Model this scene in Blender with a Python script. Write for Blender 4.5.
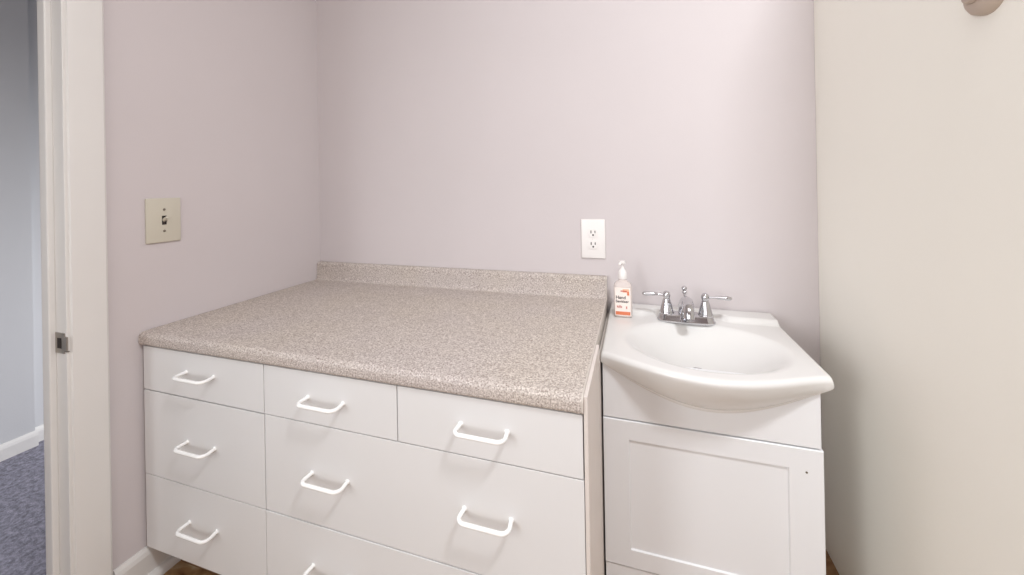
import bpy, bmesh, math, random
from mathutils import Vector, Matrix
for o in list(bpy.data.objects): bpy.data.objects.remove(o, do_unlink=True)
C = bpy.context.scene.collection
S = bpy.context.scene

# ---------------------------------------------------------------- camera
a = math.radians(17.544); b = math.radians(-0.052); g = math.radians(1.014)
r0 = Vector((math.cos(a), math.sin(a), 0)); f0 = Vector((-math.sin(a)*math.cos(b), math.cos(a)*math.cos(b), -math.sin(b)))
u0 = r0.cross(f0)
rt = r0*math.cos(g) - u0*math.sin(g); up = r0*math.sin(g) + u0*math.cos(g)
cd = bpy.data.cameras.new('camera'); cam = bpy.data.objects.new('camera', cd); C.objects.link(cam)
M = Matrix((rt, up, -f0)).transposed().to_4x4(); M.translation = Vector((1.2744, -1.3273, 1.0409))
cam.matrix_world = M
cd.sensor_width = 36; cd.sensor_fit = 'HORIZONTAL'; cd.lens = 36*389.8/1024; cd.shift_y = -101.5/1024; cd.clip_start = 0.02
S.camera = cam

# ---------------------------------------------------------------- world, lights, exposure
w = bpy.data.worlds.new('world'); S.world = w; w.use_nodes = True
w.node_tree.nodes['Background'].inputs[0].default_value = (0.8, 0.87, 1, 1)
w.node_tree.nodes['Background'].inputs[1].default_value = 0.5
def area(name, loc, aim, sx, sy, power, col, spread=180):
    l = bpy.data.lights.new(name, 'AREA'); l.shape = 'RECTANGLE'; l.size = sx; l.size_y = sy; l.energy = power; l.color = col
    l.spread = math.radians(spread)
    o = bpy.data.objects.new(name, l); C.objects.link(o); o.location = loc
    o.rotation_euler = (Vector(aim)-Vector(loc)).to_track_quat('-Z', 'Y').to_euler(); return o
LE = dict(lamp=26, side_fill=13.5, fill=15, ceil=5, hall=13.5)
if LE['lamp']: area('ceiling_lamp_light', (1.87, -1.3, 2.38), (1.8, -1.0, 0), 0.25, 0.25, LE['lamp'], (0.95, 0.985, 1.03))
if LE['side_fill']: area('side_fill_light', (0.03, -2.08, 1.15), (1.8, -0.7, 0.75), 1.0, 1.1, LE['side_fill'], (0.955, 0.985, 1.01), 112)  # added fill from the left to brighten the right wall, not a window
if LE['fill']: area('front_fill_light', (1.3, -2.77, 1.2), (1.3, 0, 1.0), 1.6, 1.6, LE['fill'], (0.975, 0.985, 1.0))  # broad fill added behind the camera, no real source there
if LE['ceil']: area('ceiling_panel_light', (1.25, -1.3, 2.42), (1.25, -1.3, 0), 0.9, 0.9, LE['ceil'], (1, 0.985, 0.965))
if LE['hall']: area('hall_window_light', (-0.45, 0.95, 0.75), (-1.0, -0.6, 0.1), 0.6, 0.9, LE['hall'], (0.94, 0.96, 1.0), 110)
S.view_settings.view_transform = 'Standard'; S.view_settings.look = 'None'
S.view_settings.exposure = 0.0; S.view_settings.gamma = 1; S.view_settings.use_curve_mapping = False

# ---------------------------------------------------------------- materials
def lin(c):
    return tuple(((x/255)/12.92 if x/255 <= .04045 else ((x/255+.055)/1.055)**2.4) for x in c)+(1,)
def mat(name, rgb, rough=0.5, metal=0, noise=0, nscale=40, bump=0, bscale=200, coat=0, trans=0, ior=1.45):
    m = bpy.data.materials.new(name); m.use_nodes = True; nt = m.node_tree; p = nt.nodes['Principled BSDF']
    p.inputs['Roughness'].default_value = rough; p.inputs['Metallic'].default_value = metal
    p.inputs['Base Color'].default_value = lin(rgb); p.inputs['IOR'].default_value = ior
    p.inputs['Coat Weight'].default_value = coat; p.inputs['Transmission Weight'].default_value = trans
    tc = nt.nodes.new('ShaderNodeTexCoord')
    if noise:
        n = nt.nodes.new('ShaderNodeTexNoise'); n.inputs['Scale'].default_value = nscale; n.inputs['Detail'].default_value = 5
        cr = nt.nodes.new('ShaderNodeValToRGB'); c = lin(rgb)
        cr.color_ramp.elements[0].position = .3; cr.color_ramp.elements[1].position = .7
        cr.color_ramp.elements[0].color = tuple(x*(1-noise) for x in c[:3])+(1,)
        cr.color_ramp.elements[1].color = tuple(min(1, x*(1+noise)) for x in c[:3])+(1,)
        nt.links.new(tc.outputs['Object'], n.inputs['Vector']); nt.links.new(n.outputs['Fac'], cr.inputs[0]); nt.links.new(cr.outputs[0], p.inputs['Base Color'])
    if bump:
        n = nt.nodes.new('ShaderNodeTexNoise'); n.inputs['Scale'].default_value = bscale; n.inputs['Detail'].default_value = 3
        bp = nt.nodes.new('ShaderNodeBump'); bp.inputs['Strength'].default_value = bump; bp.inputs['Distance'].default_value = .002
        nt.links.new(tc.outputs['Object'], n.inputs['Vector']); nt.links.new(n.outputs['Fac'], bp.inputs['Height']); nt.links.new(bp.outputs[0], p.inputs['Normal'])
    return m
WALL = mat('wall_paint', (210, 202, 202), .85, noise=.012, nscale=3, bump=.12, bscale=260)
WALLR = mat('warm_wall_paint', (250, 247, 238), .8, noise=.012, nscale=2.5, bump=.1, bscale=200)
HALL = mat('hall_paint', (202, 202, 203), .85, bump=.1)
CEIL = mat('ceiling_paint', (238, 236, 232), .9)
TRIM = mat('trim_paint', (226, 223, 219), .4, noise=.01, nscale=8)
CARC = mat('carcass_laminate', (205, 197, 188), .5, noise=.02, nscale=12)
DRAW = mat('white_laminate', (226, 225, 224), .38, noise=.01, nscale=5)
VAN = mat('vanity_thermofoil', (230, 230, 231), .32)
PULL = mat('white_enamel', (250, 249, 247), .25, coat=.4)
MARB = mat('cultured_marble', (224, 222, 219), .26, coat=.2)
CHROME = mat('chrome', (205, 205, 208), .09, metal=1)
STEEL = mat('dull_steel', (170, 164, 156), .3, metal=1)
DARK = mat('dark_slot', (45, 38, 34), .7)
IVORY = mat('ivory_plastic', (206, 200, 184), .4)
WPLAST = mat('white_plastic', (240, 236, 233), .35)
SCREW = mat('screw_metal', (130, 122, 110), .4, metal=.7)
TAN = mat('tan_plastic', (190, 174, 160), .5)

def speckle():
    m = bpy.data.materials.new('speckled_laminate'); m.use_nodes = True; nt = m.node_tree; p = nt.nodes['Principled BSDF']
    p.inputs['Roughness'].default_value = .6
    tc = nt.nodes.new('ShaderNodeTexCoord')
    def ramp(fac, pts, interp='LINEAR'):
        cr = nt.nodes.new('ShaderNodeValToRGB'); e = cr.color_ramp.elements; cr.color_ramp.interpolation = interp
        e[0].position, e[0].color = pts[0]; e[1].position, e[1].color = pts[-1]
        for q in pts[1:-1]:
            k = e.new(q[0]); k.color = q[1]
        nt.links.new(fac, cr.inputs[0]); return cr.outputs[0]
    n1 = nt.nodes.new('ShaderNodeTexNoise'); n1.inputs['Scale'].default_value = 300; n1.inputs['Detail'].default_value = 2; n1.inputs['Roughness'].default_value = .7
    n2 = nt.nodes.new('ShaderNodeTexVoronoi'); n2.inputs['Scale'].default_value = 420
    n3 = nt.nodes.new('ShaderNodeTexNoise'); n3.inputs['Scale'].default_value = 4
    for n in (n1, n2, n3): nt.links.new(tc.outputs['Object'], n.inputs['Vector'])
    base = ramp(n1.outputs['Fac'], [(.36, lin((150, 138, 131))), (.46, lin((186, 176, 169))), (.56, lin((203, 194, 187))), (.66, lin((225, 217, 211)))])
    sep = nt.nodes.new('ShaderNodeSeparateColor'); nt.links.new(n2.outputs['Color'], sep.inputs[0])
    dots = ramp(sep.outputs[0], [(0, (1, 1, 1, 1)), (.10, (0, 0, 0, 1)), (1, (0, 0, 0, 1))], 'CONSTANT')
    mx = nt.nodes.new('ShaderNodeMix'); mx.data_type = 'RGBA'; mx.inputs[7].default_value = lin((132, 116, 106))
    mul = nt.nodes.new('ShaderNodeMath'); mul.operation = 'MULTIPLY'; mul.inputs[1].default_value = .45
    nt.links.new(dots, mul.inputs[0]); nt.links.new(mul.outputs[0], mx.inputs[0]); nt.links.new(base, mx.inputs[6])
    tint = ramp(n3.outputs['Fac'], [(.35, (1, .985, .95, 1)), (.65, (.985, .975, .985, 1))])
    m2 = nt.nodes.new('ShaderNodeMix'); m2.data_type = 'RGBA'; m2.blend_type = 'MULTIPLY'; m2.inputs[0].default_value = 1
    nt.links.new(mx.outputs[2], m2.inputs[6]); nt.links.new(tint, m2.inputs[7]); nt.links.new(m2.outputs[2], p.inputs['Base Color'])
    return m
LAM = speckle()
def floor_mat():
    m = mat('brown_vinyl', (150, 120, 90), .45); nt = m.node_tree; p = nt.nodes['Principled BSDF']
    tc = nt.nodes.new('ShaderNodeTexCoord'); n = nt.nodes.new('ShaderNodeTexNoise'); n.inputs['Scale'].default_value = 14; n.inputs['Detail'].default_value = 8; n.inputs['Distortion'].default_value = .6
    cr = nt.nodes.new('ShaderNodeValToRGB'); e = cr.color_ramp.elements
    e[0].position = .35; e[0].color = lin((112, 74, 44)); e[1].position = .62; e[1].color = lin((196, 176, 146))
    k = e.new(.5); k.color = lin((158, 124, 86))
    br = nt.nodes.new('ShaderNodeTexBrick'); br.inputs['Scale'].default_value = 1; br.offset = 0
    br.inputs['Brick Width'].default_value = .305; br.inputs['Row Height'].default_value = .305; br.inputs['Mortar Size'].default_value = .003
    br.inputs['Mortar'].default_value = lin((96, 70, 46))
    nt.links.new(tc.outputs['Object'], n.inputs['Vector']); nt.links.new(tc.outputs['Object'], br.inputs['Vector']); nt.links.new(n.outputs['Fac'], cr.inputs[0])
    nt.links.new(cr.outputs[0], br.inputs['Color1']); nt.links.new(cr.outputs[0], br.inputs['Color2']); nt.links.new(br.outputs['Color'], p.inputs['Base Color'])
    return m
FLOOR = floor_mat()
CARPET = mat('blue_grey_carpet', (128, 126, 138), .95, noise=.42, nscale=70, bump=1, bscale=150)

# ---------------------------------------------------------------- helpers
def obj(name, bm, m, parent=None, smooth=False, mats=None):
    bmesh.ops.recalc_face_normals(bm, faces=bm.faces)
    me = bpy.data.meshes.new(name); bm.to_mesh(me); bm.free()
    for x in (mats or [m]): me.materials.append(x)
    o = bpy.data.objects.new(name, me); C.objects.link(o)
    if smooth:
        for p in me.polygons: p.use_smooth = True
        try: me.set_sharp_from_angle(angle=math.radians(smooth if smooth > 1 else 40))
        except Exception: pass
    if parent: o.parent = parent; o.matrix_parent_inverse = Matrix.Translation(-parent.location)
    return o
def box(bm, x0, x1, y0, y1, z0, z1, bev=0, seg=2):
    t = bmesh.new(); bmesh.ops.create_cube(t, size=1)
    for v in t.verts:
        v.co = Vector(((x0+x1)/2+v.co.x*(x1-x0), (y0+y1)/2+v.co.y*(y1-y0), (z0+z1)/2+v.co.z*(z1-z0)))
    if bev: bmesh.ops.bevel(t, geom=t.edges[:]+t.verts[:], offset=bev, segments=seg, affect='EDGES', profile=.5)
    merge(bm, t)
def merge(bm, t):
    me = bpy.data.meshes.new('tmp'); t.to_mesh(me); t.free(); bm.from_mesh(me); bpy.data.meshes.remove(me)
def tube(bm, pts, rad, n=14, cap=True):
    pts = [Vector(p) for p in pts]; rads = rad if isinstance(rad, (list, tuple)) else [rad]*len(pts)
    rings = []; ref = None
    for i, p in enumerate(pts):
        d = (pts[min(i+1, len(pts)-1)]-pts[max(i-1, 0)]).normalized()
        if ref is None: ref = Vector((0, 0, 1)) if abs(d.z) < .9 else Vector((1, 0, 0))
        u = (ref-d*ref.dot(d)).normalized(); ref = u; v = d.cross(u)
        rings.append([bm.verts.new(p+(u*math.cos(t)+v*math.sin(t))*rads[i]) for t in [2*math.pi*k/n for k in range(n)]])
    for A, B in zip(rings, rings[1:]):
        for k in range(n): bm.faces.new((A[k], A[(k+1) % n], B[(k+1) % n], B[k]))
    if cap: bm.faces.new(rings[0][::-1]); bm.faces.new(rings[-1])
def lathe(bm, prof, c, n=28, sx=1, sy=1, axis='z'):
    rings = []
    for r, z in prof:
        ring = []
        for k in range(n):
            t = 2*math.pi*k/n; x, y = r*math.cos(t)*sx, r*math.sin(t)*sy
            q = {'z': (x, y, z), 'y': (x, z, y), 'x': (z, x, y)}[axis]
            ring.append(bm.verts.new((c[0]+q[0], c[1]+q[1], c[2]+q[2])))
        rings.append(ring)
    for A, B in zip(rings, rings[1:]):
        for k in range(n): bm.faces.new((A[k], A[(k+1) % n], B[(k+1) % n], B[k]))
    bm.faces.new(rings[0][::-1]); bm.faces.new(rings[-1])
def extrude_yz(bm, prof, x0, x1):
    A = [bm.verts.new((x0, y, z)) for y, z in prof]; B = [bm.verts.new((x1, y, z)) for y, z in prof]; n = len(prof)
    for k in range(n): bm.faces.new((A[k], A[(k+1) % n], B[(k+1) % n], B[k]))
    bm.faces.new(A[::-1]); bm.faces.new(B)
def struct(name, bm, m, parent=None, smooth=False):
    o = obj(name, bm, m, parent, smooth)
    if not parent: o['kind'] = 'structure'
    return o
def thing(name, label, cat, loc, group=None):
    o = bpy.data.objects.new(name, None); C.objects.link(o); o.location = loc; o.empty_display_size = .05
    o['label'] = label; o['category'] = cat
    if group: o['group'] = group
    return o
def B(*boxes, bev=0):
    bm = bmesh.new()
    for q in boxes: box(bm, *q, bev=bev)
    return bm

# ---------------------------------------------------------------- room shell
RX = 1.77; XR = 3.0; YF = -2.8; H = 2.44; JY = -.757; JN = -1.62
struct('floor', B((-.09, XR+.1, YF-.1, .1, -.05, 0)), FLOOR)
struct('floor_hall', B((-1.5, -.09, -3, 1.2, -.05, 0)), CARPET)
struct('ceiling', B((-1.5, XR+.1, -3, 1.2, H, H+.05)), CEIL)
struct('wall_back', B((-.09, XR+.1, 0, .1, 0, H)), WALL)
struct('wall_right', B((RX, RX+.10, -.70, 0, 0, 1.90), bev=.002), WALLR)
struct('wall_far_right', B((XR, XR+.1, YF-.1, 0, 0, H)), WALL)
struct('wall_front', B((-.09, XR, YF-.1, YF, 0, H)), WALL)
struct('wall_left', B((-.09, 0, JY, 0, 0, H), (-.09, 0, JN, JY, 2.06, H), (-.09, 0, YF, JN, 0, H)), WALL)
struct('wall_hall', B((-1.24, -1.12, -3, -.385, 0, H), (-1.27, -1.15, -.385, 1.2, 0, H)), HALL)
struct('wall_hall_end', B((-1.2, -.09, 1.1, 1.2, 0, H)), HALL)
struct('wall_hall_front', B((-1.12, -.09, -3, -2.9, 0, H)), HALL)
def baseprof(d, h): return [(0, 0), (-d, 0), (-d, h-.018), (-d*.75, h-.008), (-d*.35, h), (0, h)]
def base_left(name, x, y0, y1, s, d=.013, h=.088, shoe=True):
    bm = bmesh.new()
    def ext(prof):
        A = [bm.verts.new((x-s*p, y0, z)) for p, z in prof]; Bv = [bm.verts.new((x-s*p, y1, z)) for p, z in prof]; n = len(prof)
        for k in range(n): bm.faces.new((A[k], A[(k+1) % n], Bv[(k+1) % n], Bv[k]))
        bm.faces.new(A[::-1]); bm.faces.new(Bv)
    ext(baseprof(d, h))
    if shoe: ext([(-d, 0)]+[(-d-.017*math.cos(t), .02*math.sin(t)) for t in [k*math.pi/12 for k in range(7)]])
    return struct(name, bm, TRIM)
base_left('baseboard_left', 0, -.697, -.01, 1)
base_left('baseboard_hall', -1.12, -2.9, -.38, 1, h=.062, shoe=False, d=.012)
base_left('baseboard_hall_end', -1.15, -.38, 1.1, 1, h=.062, shoe=False, d=.012)
# door lining: jamb with stop, casing, strike plate
bm = bmesh.new()
box(bm, -.094, .004, JY-.018, JY, 0, 2.06, .0015); box(bm, -.094, .004, JN, JN+.018, 0, 2.06, .0015)
box(bm, -.094, .004, JN, JY, 2.042, 2.06, .0015)
box(bm, -.062, -.036, JY-.03, JY-.017, 0, 2.042, .003); box(bm, -.062, -.036, JN+.017, JN+.03, 0, 2.042, .003)
box(bm, -.062, -.036, JN+.03, JY-.03, 2.03, 2.043, .003)
jamb = struct('door_1', bm, TRIM)
bm = bmesh.new(); JE = JY-.018
box(bm, -.036, -.002, JE-.0022, JE+.001, .668, .716, .0008)
tube(bm, [(-.002, JE-.001, .674), (.005, JE-.001, .674), (.009, JE+.002, .674)], .0014, 6)
box(bm, -.003, .0075, JE-.0022, JE+.001, .676, .708, .0007)
pl = obj('strike_plate', bm, STEEL, jamb); 
obj('latch_hole', B((-.027, -.012, JE-.0028, JE-.0015, .680, .704)), DARK, pl)
def casing(name, x, s):
    bm = bmesh.new()
    pr = [(0, 0), (.004, .009), (.010, .0105), (.022, .0125), (.052, .016), (.063, .0165), (.067, .014), (.069, 0)]
    # outer edge is the thick one; profile measured from the jamb outwards
    for yy, dr, nm in ((JY-.014, 1, 0), (JN+.014, -1, 1)):
        A = [bm.verts.new((x+s*p[1], yy+dr*p[0], 0)) for p in pr]; Bv = [bm.verts.new((x+s*p[1], yy+dr*p[0], 2.05+p[0])) for p in pr]; n = len(pr)
        for k in range(n): bm.faces.new((A[k], A[(k+1) % n], Bv[(k+1) % n], Bv[k]))
        bm.faces.new(A[::-1]); bm.faces.new(Bv)
    A = [bm.verts.new((x+s*p[1], JY-.014+p[0], 2.05+p[0])) for p in pr]; Bv = [bm.verts.new((x+s*p[1], JN+.014-p[0], 2.05+p[0])) for p in pr]; n = len(pr)
    for k in range(n): bm.faces.new((A[k], A[(k+1) % n], Bv[(k+1) % n], Bv[k]))
    return struct(name, bm, TRIM, smooth=30)
casing('trim_1', 0, 1); casing('trim_2', -.09, -1)

# ---------------------------------------------------------------- worktop
CW = 1.18; CZ = .668
t = thing('countertop', 'grey-beige speckled laminate countertop with backsplash, lying on the white drawer cabinet', 'countertop', (.59, -.32, .634))
bm = bmesh.new(); pr = [(-.004, .634), (-.625, .634)]
for k in range(7):
    an = -math.pi/2-k*math.pi/12; pr.append((-.629+.008*math.cos(an)+0, .642+.008*math.sin(an)))
for k in range(7):
    an = math.pi-k*math.pi/12; pr.append((-.624+.013*math.cos(an), .655+.013*math.sin(an)))
pr.append((-.040, CZ))
for k in range(6):
    an = -math.pi/2+k*math.pi/12; pr.append((-.034+.012*math.cos(an)-.002, CZ+.014+.014*math.sin(an)))
pr.append((-.022, CZ+.060))
for k in range(6):
    an = math.pi-k*math.pi/2/5; pr.append((-.013+.009*math.cos(an), CZ+.062+.009*math.sin(an)))
pr += [(-.001, CZ+.071)]
pr += [(-.001, .634)]
extrude_yz(bm, pr, .002, CW-.003)
obj('laminate_top', bm, LAM, t, smooth=35)
bm = bmesh.new(); extrude_yz(bm, pr, CW-.0028, CW)
obj('end_cap', bm, CARC, t)['label'] = 'plain beige end strip of the worktop'

# ---------------------------------------------------------------- drawer cabinet
t = thing('drawer_cabinet', 'wide white drawer cabinet under the speckled countertop, with seven drawers and white bar pulls', 'cabinet', (.59, -.32, 0))
bm = bmesh.new()
box(bm, .008, .026, -.612, -.014, .093, .633, .001); box(bm, CW-.02, CW-.001, -.612, -.014, .093, .633, .001); 
box(bm, .026, CW-.02, -.612, -.014, .093, .11); box(bm, .026, CW-.02, -.03, -.014, .11, .633); box(bm, .026, CW-.02, -.612, -.014, .617, .633)
box(bm, .424, .442, -.612, -.03, .11, .617); box(bm, .787, .805, -.612, -.03, .5, .617)
obj('carcass', bm, CARC, t)
obj('side_panel', B((CW+.0003, CW+.0072, -.6312, -.395, .001, .665), (CW+.0003, CW+.0072, -.395, -.014, .001, .62)), mat('panel_laminate', (222, 213, 206), .5, noise=.01, nscale=12), t)
obj('toe_kick', B((.034, CW-.03, -.565, -.55, .001, .093), (CW-.03, CW-.015, -.565, -.05, .001, .093)), mat('toe_board', (120, 88, 62), .6), t)
G = .0011
def pull(cx, z, parent):
    bm = bmesh.new(); y0 = -.6305; yb = -.663; R = .014; hx = .048
    pts = [(cx-hx, y0, z+.001)]
    for k in range(7):
        an = math.pi/2*k/6; pts.append((cx-hx+.001+R*(1-math.cos(an))-.003, yb+R-R*math.sin(an), z))
    for k in range(7):
        an = math.pi/2*(1-k/6); pts.append((cx+hx-.001-R*(1-math.cos(an))+.003, yb+R-R*math.sin(an), z))
    pts.append((cx+hx, y0, z+.001))
    tube(bm, pts, .0043, 14)
    for s in (-1, 1): lathe(bm, [(.0056, 0), (.0056, -.001), (.0045, -.002)], (cx+s*hx, y0, z+.001), 18, axis='y')
    return obj('bar_pull', bm, PULL, parent, smooth=50)
def drawer(x0, x1, z0, z1, pulls, dy=0, dz=0):
    bm = B((x0+G, x1-G, -.631+dy, -.6135+dy, z0+G, z1-G), bev=.0009)
    d = obj('drawer', bm, DRAW, t)
    for q in pulls: pull(q[0], q[1], d)
    return d
r1, r2, zb, zt = .516, .2907, .093, .6325
drawer(.009, .433, r1, zt, [(.221, .580)])
drawer(.433, .796, r1, zt, [(.611, .573)])
drawer(.796, 1.179, r1, zt, [(.988, .576)])
drawer(.009, .433, r2, r1-.001, [(.221, .402)])
drawer(.433, 1.180, r2, r1, [(.619, .404), (.993, .411)], dy=.0006)
drawer(.009, .433, zb, r2, [(.223, .197)], dy=.0005)
drawer(.433, 1.180, zb, r2, [(.619, .197), (.993, .197)], dy=-.0004)

# ---------------------------------------------------------------- vanity cabinet
t = thing('vanity_cabinet', 'narrow white vanity cabinet with one shaker door, carrying the belly sink', 'vanity', (1.41, -.19, 0))
bm = bmesh.new(); X0, X1 = 1.192, 1.631
box(bm, X0, X0+.016, -.355, -.012, 0, .6195, .0008); box(bm, X1-.016, X1, -.355, -.012, 0, .6195, .0008)
box(bm, X0+.016, X1-.016, -.34, -.012, .08, .095); box(bm, X0+.016, X1-.016, -.024, -.012, .095, .6195)
obj('carcass', bm, VAN, t)
obj('top_rail', B((X0, X1, -.3725, -.3555, .4875, .6195), bev=.0012), VAN, t)
obj('bottom_rail', B((X0, X1, -.3725, -.3555, .002, .1385), bev=.0012), VAN, t)
bm = bmesh.new(); D0, D1, E0, E1 = X0-.0005, X1+.003, .1415, .485
I0, I1, K0, K1 = 1.250, 1.572, .183, .441
def quad_door(bm):
    yf, yr, yb2 = -.375, -.3712, -.357; e = .0012
    def ring(x0, x1, z0, z1, y): return [bm.verts.new(p) for p in ((x0, y, z0), (x1, y, z0), (x1, y, z1), (x0, y, z1))]
    back = ring(D0, D1, E0, E1, yb2); s = ring(D0, D1, E0, E1, yf+e); fo = ring(D0+e, D1-e, E0+e, E1-e, yf)
    fi = ring(I0, I1, K0, K1, yf); ri = ring(I0+.002, I1-.002, K0+.002, K1-.002, yr)
    for A, Bq in ((back, s), (s, fo), (fo, fi), (fi, ri)):
        for k in range(4): bm.faces.new((A[k], A[(k+1) % 4], Bq[(k+1) % 4], Bq[k]))
    bm.faces.new(ri); bm.faces.new(back[::-1])
quad_door(bm)
d = obj('door', bm, VAN, t)
bm = bmesh.new(); lathe(bm, [(.002, -.3745), (.0022, -.3756), (.0012, -.376)], (1.603, 0, .437), 12, axis='y')
obj('screw', bm, SCREW, d)

# ---------------------------------------------------------------- belly sink
sx0, sx1, st = 1.1885, 1.652, .641
def smooth(a_, b_, x):
    q = max(0, min(1, (x-a_)/(b_-a_))); return q*q*(3-2*q)
def yfront(q): return -.379-.076*math.sin(math.pi*q)**1.25
BC = (1.428, -.262); BR = (.190, .155)
def ztop(x, y, q):
    z = st
    dx, dy = (x-BC[0])/BR[0], (y-BC[1])/BR[1]
    r = math.sqrt(dx*dx+dy*dy)
    if r < 1.0: z -= .078*(1-r**2.6)**1.6
    # raised ledge at the back
    yl = -.082+.026*(1-smooth(.085, .125, abs(x-1.408)))
    z += .013*smooth(yl, yl+.014, y)*smooth(sx0+.0, sx0+.006, x)*smooth(sx1-.001, sx1-.006, x)
    e = min(x-sx0, sx1-x); R = .007
    if e < R: z -= R*(1-math.sqrt(max(0, 1-(1-e/R)**2)))
    return z
def zface(q): return .617-.082*math.sin(math.pi*q)**1.05
bm = bmesh.new(); cols = []
qs = [0, .004, .008, .012, .016, .024, .032, .042]+[.042+(1-.084)*k/72 for k in range(1, 72)]+[1-v for v in (.042, .032, .024, .016, .012, .008, .004, 0)]
NY = 70
for q in qs:
    xx = sx0+(sx1-sx0)*q; yf = yfront(q); pts = []
    fade = math.sin(math.pi*q)
    for k in range(NY+1):
        y = -.006+(yf+.012+.006)*k/NY
        pts.append((xx, y, ztop(xx, y, q)))
    zt_ = pts[-1][2]; RR = .012
    # notch at the back right corner (ledge stops short)
    for k in range(1, 8):
        an = math.pi/2*k/7; pts.append((xx, yf+RR-RR*math.sin(an), zt_-RR*.9*(1-math.cos(an))))
    # belly: from the rim down and back to the cabinet face
    zA = zt_-RR*.9; yA = yf; zB = zface(q); yB = max(-.3785, yf+.003)
    for k in range(1, 17):
        s = k/16
        y = yA+(yB-yA)*(1-math.cos(s*math.pi/2))*.55+(yB-yA)*s*.45
        z = zA+(zB+.008*fade-zA)*(math.sin(s*math.pi/2)*.6+s*.4)
        pts.append((xx, y, z))
    pts.append((xx, yB, zB+.003*fade)); pts.append((xx, yB+.001, zB)); pts.append((xx, -.3735, zB))
    # hidden underside, following the bowl
    for k in range(13):
        s = k/12; y = -.372+(-.006+.372)*s
        zb2 = min(.6203, ztop(xx, y, q)-.016) if k else min(zB, .6203)
        if q > .05 and q < .95 or not k: pass
        else: zb2 = .6203
        pts.append((xx, y, zb2))
    cols.append([bm.verts.new(p) for p in pts])
for A, Bq in zip(cols, cols[1:]):
    n = len(A)
    for k in range(n): bm.faces.new((A[k], A[(k+1) % n], Bq[(k+1) % n], Bq[k]))
bm.faces.new(cols[0][::-1]); bm.faces.new(cols[-1])
sk = thing('sink', 'glossy white belly-front sink basin on top of the narrow vanity', 'sink', (1.419, -.2, .62))
obj('basin', bm, MARB, sk, smooth=50)
bm = bmesh.new(); dz = ztop(1.428, -.235, .5)
lathe(bm, [(.0004, .0005), (.006, .001), (.012, .0026), (.0145, .003), (.017, .001), (.017, -.004), (.0004, -.004)][::-1], (1.418, -.247, dz+.0005), 28)
obj('drain', bm, CHROME, sk, smooth=40)

# ---------------------------------------------------------------- faucet
FX, FY, FZ = 1.408, -.098, .6415
t = thing('faucet', 'chrome two-lever centerset faucet standing at the back of the white sink', 'faucet', (FX, FY, FZ))
bm = bmesh.new()
def stadium(bm, levels, cx, cy):
    rings = []; n = 40
    for L, r_, z in levels:
        ring = []
        for k in range(n):
            an = 2*math.pi*k/n; sx = 1 if math.cos(an) >= 0 else -1
            ring.append(bm.verts.new((cx+sx*L*(1 if abs(math.cos(an)) > 1e-6 else 0)+r_*math.cos(an), cy+r_*math.sin(an), z)))
        rings.append(ring)
    for A, Bq in zip(rings, rings[1:]):
        for k in range(n): bm.faces.new((A[k], A[(k+1) % n], Bq[(k+1) % n], Bq[k]))
    bm.faces.new(rings[0][::-1]); bm.faces.new(rings[-1])
stadium(bm, [(.050, .027, FZ), (.050, .028, FZ+.004), (.049, .0262, FZ+.007), (.0485, .0235, FZ+.017), (.048, .021, FZ+.021), (.046, .016, FZ+.0225)], FX, FY)
obj('base_plate', bm, CHROME, t, smooth=35)
zz = FZ+.021
for s in (-1, 1):
    hx = FX+s*.0515
    bm = bmesh.new()
    lathe(bm, [(.020, 0), (.0205, .003), (.019, .006), (.0178, .009), (.0165, .016), (.0135, .028), (.0105, .038), (.0085, .043), (.0095, .0455), (.0105, .049), (.0108, .053), (.009, .059), (.006, .0625), (.002, .064)], (hx, FY, zz-.001), 28)
    h = obj('valve_body', bm, CHROME, t, smooth=45)
    bm = bmesh.new(); L0 = zz+.051
    tube(bm, [(hx+s*.006, FY, L0), (hx+s*.016, FY-.0005, L0+.001), (hx+s*.024, FY-.001, L0+.0015), (hx+s*.030, FY-.001, L0+.0017), (hx+s*.05, FY-.002, L0+.0016), (hx+s*.060, FY-.002, L0+.001), (hx+s*.066, FY-.002, L0+.0005), (hx+s*.068, FY-.002, L0)],
         [.0042, .0036, .0034, .0048, .0062, .0064, .0045, .001], 16)
    obj('lever', bm, CHROME, h, smooth=50)
bm = bmesh.new()
lathe(bm, [(.021, 0), (.0212, .004), (.0195, .008), (.0185, .014), (.017, .022)], (FX, FY+.002, zz-.001), 28)
pts = [(FX, FY+.006, zz+.002)]; rad = [.0205]
for k in range(13):
    an = math.pi*(.12+.76*k/12)
    pts.append((FX, FY-.034+.040*math.cos(an), zz+.010+.030*math.sin(an))); rad.append(.0195-.0050*k/12)
last = Vector(pts[-1]); pts.append((FX, last.y-.004, last.z-.012)); rad.append(.0140)
tube(bm, pts, rad, 28)
obj('spout', bm, CHROME, t, smooth=50)
bm = bmesh.new()
py = FY+.020
lathe(bm, [(.0026, 0), (.0026, .054), (.006, .055), (.0072, .058), (.0055, .061), (.0042, .063), (.0066, .066), (.008, .0695), (.007, .0735), (.003, .076)], (FX-.001, py, zz-.001), 20)
obj('lift_rod', bm, CHROME, t, smooth=50)

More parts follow.
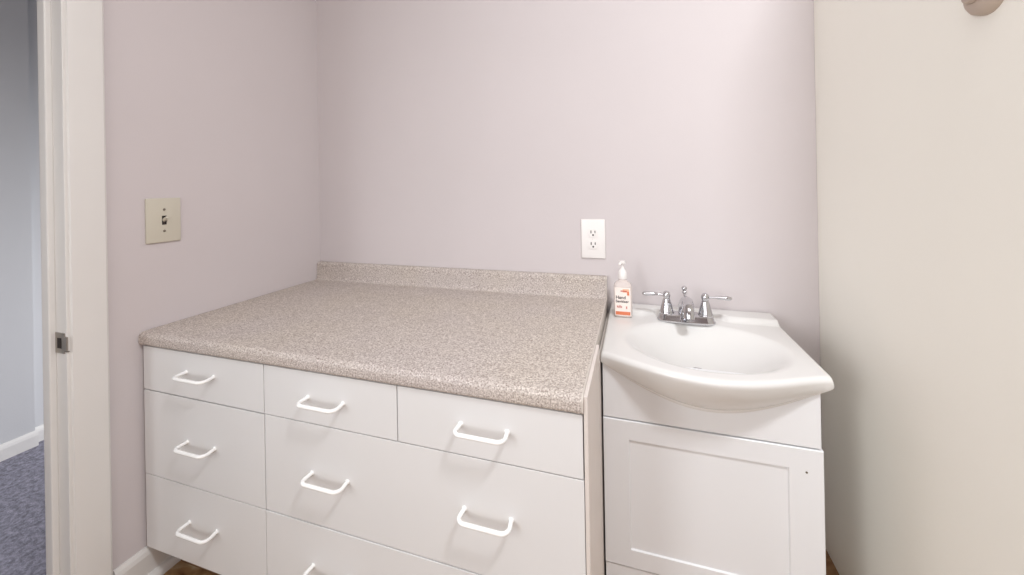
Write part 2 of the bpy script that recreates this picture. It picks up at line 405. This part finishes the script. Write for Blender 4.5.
# ---------------------------------------------------------------- hand sanitizer
BX, BY, BZ = 1.233, -.098, .6412
t = thing('sanitizer_bottle', 'clear pump bottle of hand sanitizer with orange label, standing on sink corner beside countertop', 'bottle', (BX, BY, BZ))
def gelmat():
    m = mat('clear_bottle', (242, 230, 224), .15, trans=.3); return m
bm = bmesh.new(); n = 48
def superring(z, a_, b_, p=3.2):
    ring = []
    for k in range(n):
        an = 2*math.pi*k/n; c_, s_ = math.cos(an), math.sin(an)
        ring.append(bm.verts.new((BX+a_*math.copysign(abs(c_)**(2/p), c_), BY+b_*math.copysign(abs(s_)**(2/p), s_), BZ+z)))
    return ring
lv = [(0, .023, .013), (.001, .0255, .0155), (.004, .027, .0165), (.05, .027, .0165), (.09, .0265, .0165), (.098, .0245, .0155), (.104, .019, .0135), (.108, .0125, .0115), (.110, .011, .011), (.114, .011, .011)]
rings = [superring(z, a_, b_, 3.4 if z < .1 else 2.2) for z, a_, b_ in lv]
for A, Bq in zip(rings, rings[1:]):
    for k in range(n): bm.faces.new((A[k], A[(k+1) % n], Bq[(k+1) % n], Bq[k]))
bm.faces.new(rings[0][::-1]); bm.faces.new(rings[-1])
bt = obj('bottle_body', bm, gelmat(), t, smooth=50)
bm = bmesh.new()
lathe(bm, [(.0125, .1142), (.0128, .116), (.0122, .134), (.0105, .138), (.0075, .142), (.0055, .146), (.0048, .149), (.0048, .158), (.009, .159), (.0095, .163), (.009, .167), (.004, .168)], (BX, BY, BZ), 28)
tube(bm, [(BX, BY, BZ+.1635), (BX-.004, BY-.012, BZ+.1635), (BX-.007, BY-.020, BZ+.1625), (BX-.0085, BY-.025, BZ+.159)], [.0045, .004, .0035, .003], 12)
obj('pump', bm, WPLAST, t, smooth=45)
# label wrapped on the flat front
LBL = mat('label_film', (244, 232, 224), .4); ORG = mat('label_orange', (222, 128, 92), .45); PEA = mat('label_peach', (238, 186, 156), .45)
INK = mat('label_ink', (70, 66, 70), .5); RED = mat('label_red', (196, 98, 86), .5)
lf = BY-.0166
def plate(name, x0, x1, z0, z1, m, off, parent): return obj(name, B((BX+x0, BX+x1, lf-off-.0002, lf-off+.0002, BZ+z0, BZ+z1)), m, parent)
lab = plate('label', -.0225, .0225, .006, .090, LBL, 0, bt)
plate('label_band', -.021, .021, .0085, .0185, ORG, .0004, lab)
plate('label_band', .000, .0185, .076, .086, PEA, .0004, lab)
plate('label_mark', .0125, .0185, .068, .079, ORG, .0008, lab)
def text(s, x, z, size, m, parent, al='LEFT'):
    cu = bpy.data.curves.new('lettering', 'FONT'); cu.body = s; cu.size = size; cu.align_x = al; cu.extrude = .00015; cu.offset = size*.012
    o = bpy.data.objects.new('tmp_text', cu); C.objects.link(o); bpy.context.view_layer.update()
    me = bpy.data.meshes.new_from_object(o.evaluated_get(bpy.context.evaluated_depsgraph_get())); bpy.data.objects.remove(o, do_unlink=True)
    for v in me.vertices: v.co = Vector((BX+x+v.co.x, lf-.0009-v.co.z, BZ+z+v.co.y))
    me.materials.clear(); me.materials.append(m)
    q = bpy.data.objects.new('lettering', me); C.objects.link(q); q.parent = parent; q.location = (0, 0, 0)
    return q
text('Hand', -.0205, .0565, .0135, INK, lab); text('Sanitizer', -.0205, .0455, .0110, INK, lab)
text('kills', -.0175, .030, .010, RED, lab); text('g', .0085, .030, .010, RED, lab)
plate('label_stroke', -.006, .012, .0785, .0815, RED, .0009, lab)

# ---------------------------------------------------------------- outlet and switch
t = thing('wall_outlet', 'white duplex electrical outlet on the back wall above the countertop backsplash', 'outlet', (1.1375, 0, .861))
OX, OZ = 1.1375, .861
bm = bmesh.new(); box(bm, OX-.0395, OX+.0395, -.0062, 0, OZ-.065, OZ+.065, .0025, 3)
obj('cover_plate', bm, WPLAST, t, smooth=50)
for s in (1, -1):
    cz = OZ+s*.0195; bm = bmesh.new()
    pr = []
    for k in range(28):
        an = 2*math.pi*k/28; pr.append((OX+.0168*math.cos(an), cz+max(-.0135, min(.0135, .0168*math.sin(an)))))
    A = [bm.verts.new((x, -.0055, z)) for x, z in pr]; Bq = [bm.verts.new((x, -.0085, z)) for x, z in pr]; n = len(pr)
    for k in range(n): bm.faces.new((A[k], A[(k+1) % n], Bq[(k+1) % n], Bq[k]))
    bm.faces.new(A[::-1]); bm.faces.new(Bq)
    rc = obj('receptacle', bm, WPLAST, t)
    bm = bmesh.new(); box(bm, OX-.0080, OX-.0052, -.0089, -.0080, cz-.001, cz+.0085); box(bm, OX+.0052, OX+.0078, -.0089, -.0080, cz, cz+.0080)
    lathe(bm, [(.0030, -.0089), (.0030, -.0080)], (OX, 0, cz-.0065), 14, axis='y')
    obj('slots', bm, DARK, rc)
bm = bmesh.new(); lathe(bm, [(.003, -.006), (.003, -.0072), (.002, -.0078)], (OX, 0, OZ), 14, axis='y'); obj('screw', bm, WPLAST, t)

SY, SZ = -.575, .963
t = thing('light_switch', 'ivory toggle light switch on the left wall beside the door casing', 'light switch', (0, SY, SZ))
bm = bmesh.new(); box(bm, 0, .0062, SY-.0425, SY+.0425, SZ-.062, SZ+.062, .0022, 3)
obj('cover_plate', bm, IVORY, t, smooth=50)
obj('toggle_slot', B((.0055, .0068, SY-.0055, SY+.0055, SZ-.0125, SZ+.0125)), DARK, t)
bm = bmesh.new(); tube(bm, [(.004, SY, SZ), (.012, SY, SZ+.004), (.019, SY, SZ+.008)], [.0052, .0046, .0036], 12)
obj('toggle', bm, IVORY, t, smooth=50)
for s in (-1, 1):
    bm = bmesh.new(); lathe(bm, [(.0033, .0058), (.0033, .0072), (.002, .0078)], (0, SY, SZ+s*.030), 14, axis='x'); obj('screw', bm, SCREW, t)

# ---------------------------------------------------------------- rounded fixture on the right wall
t = thing('wall_fixture', 'small round tan fixture high on the right wall, cut by the top edge', 'wall fixture', (RX, -.577, 1.309))
bm = bmesh.new(); lathe(bm, [(.030, 0), (.030, -.004), (.0285, -.010), (.024, -.015), (.013, -.018)], (RX, -.577, 1.309), 36, axis='x')
obj('cover', bm, TAN, t, smooth=40)
bm = bmesh.new(); lathe(bm, [(.011, -.0175), (.0115, -.022), (.010, -.026), (.006, -.028)], (RX, -.577, 1.309), 24, axis='x')
obj('button', bm, TAN, t, smooth=40)
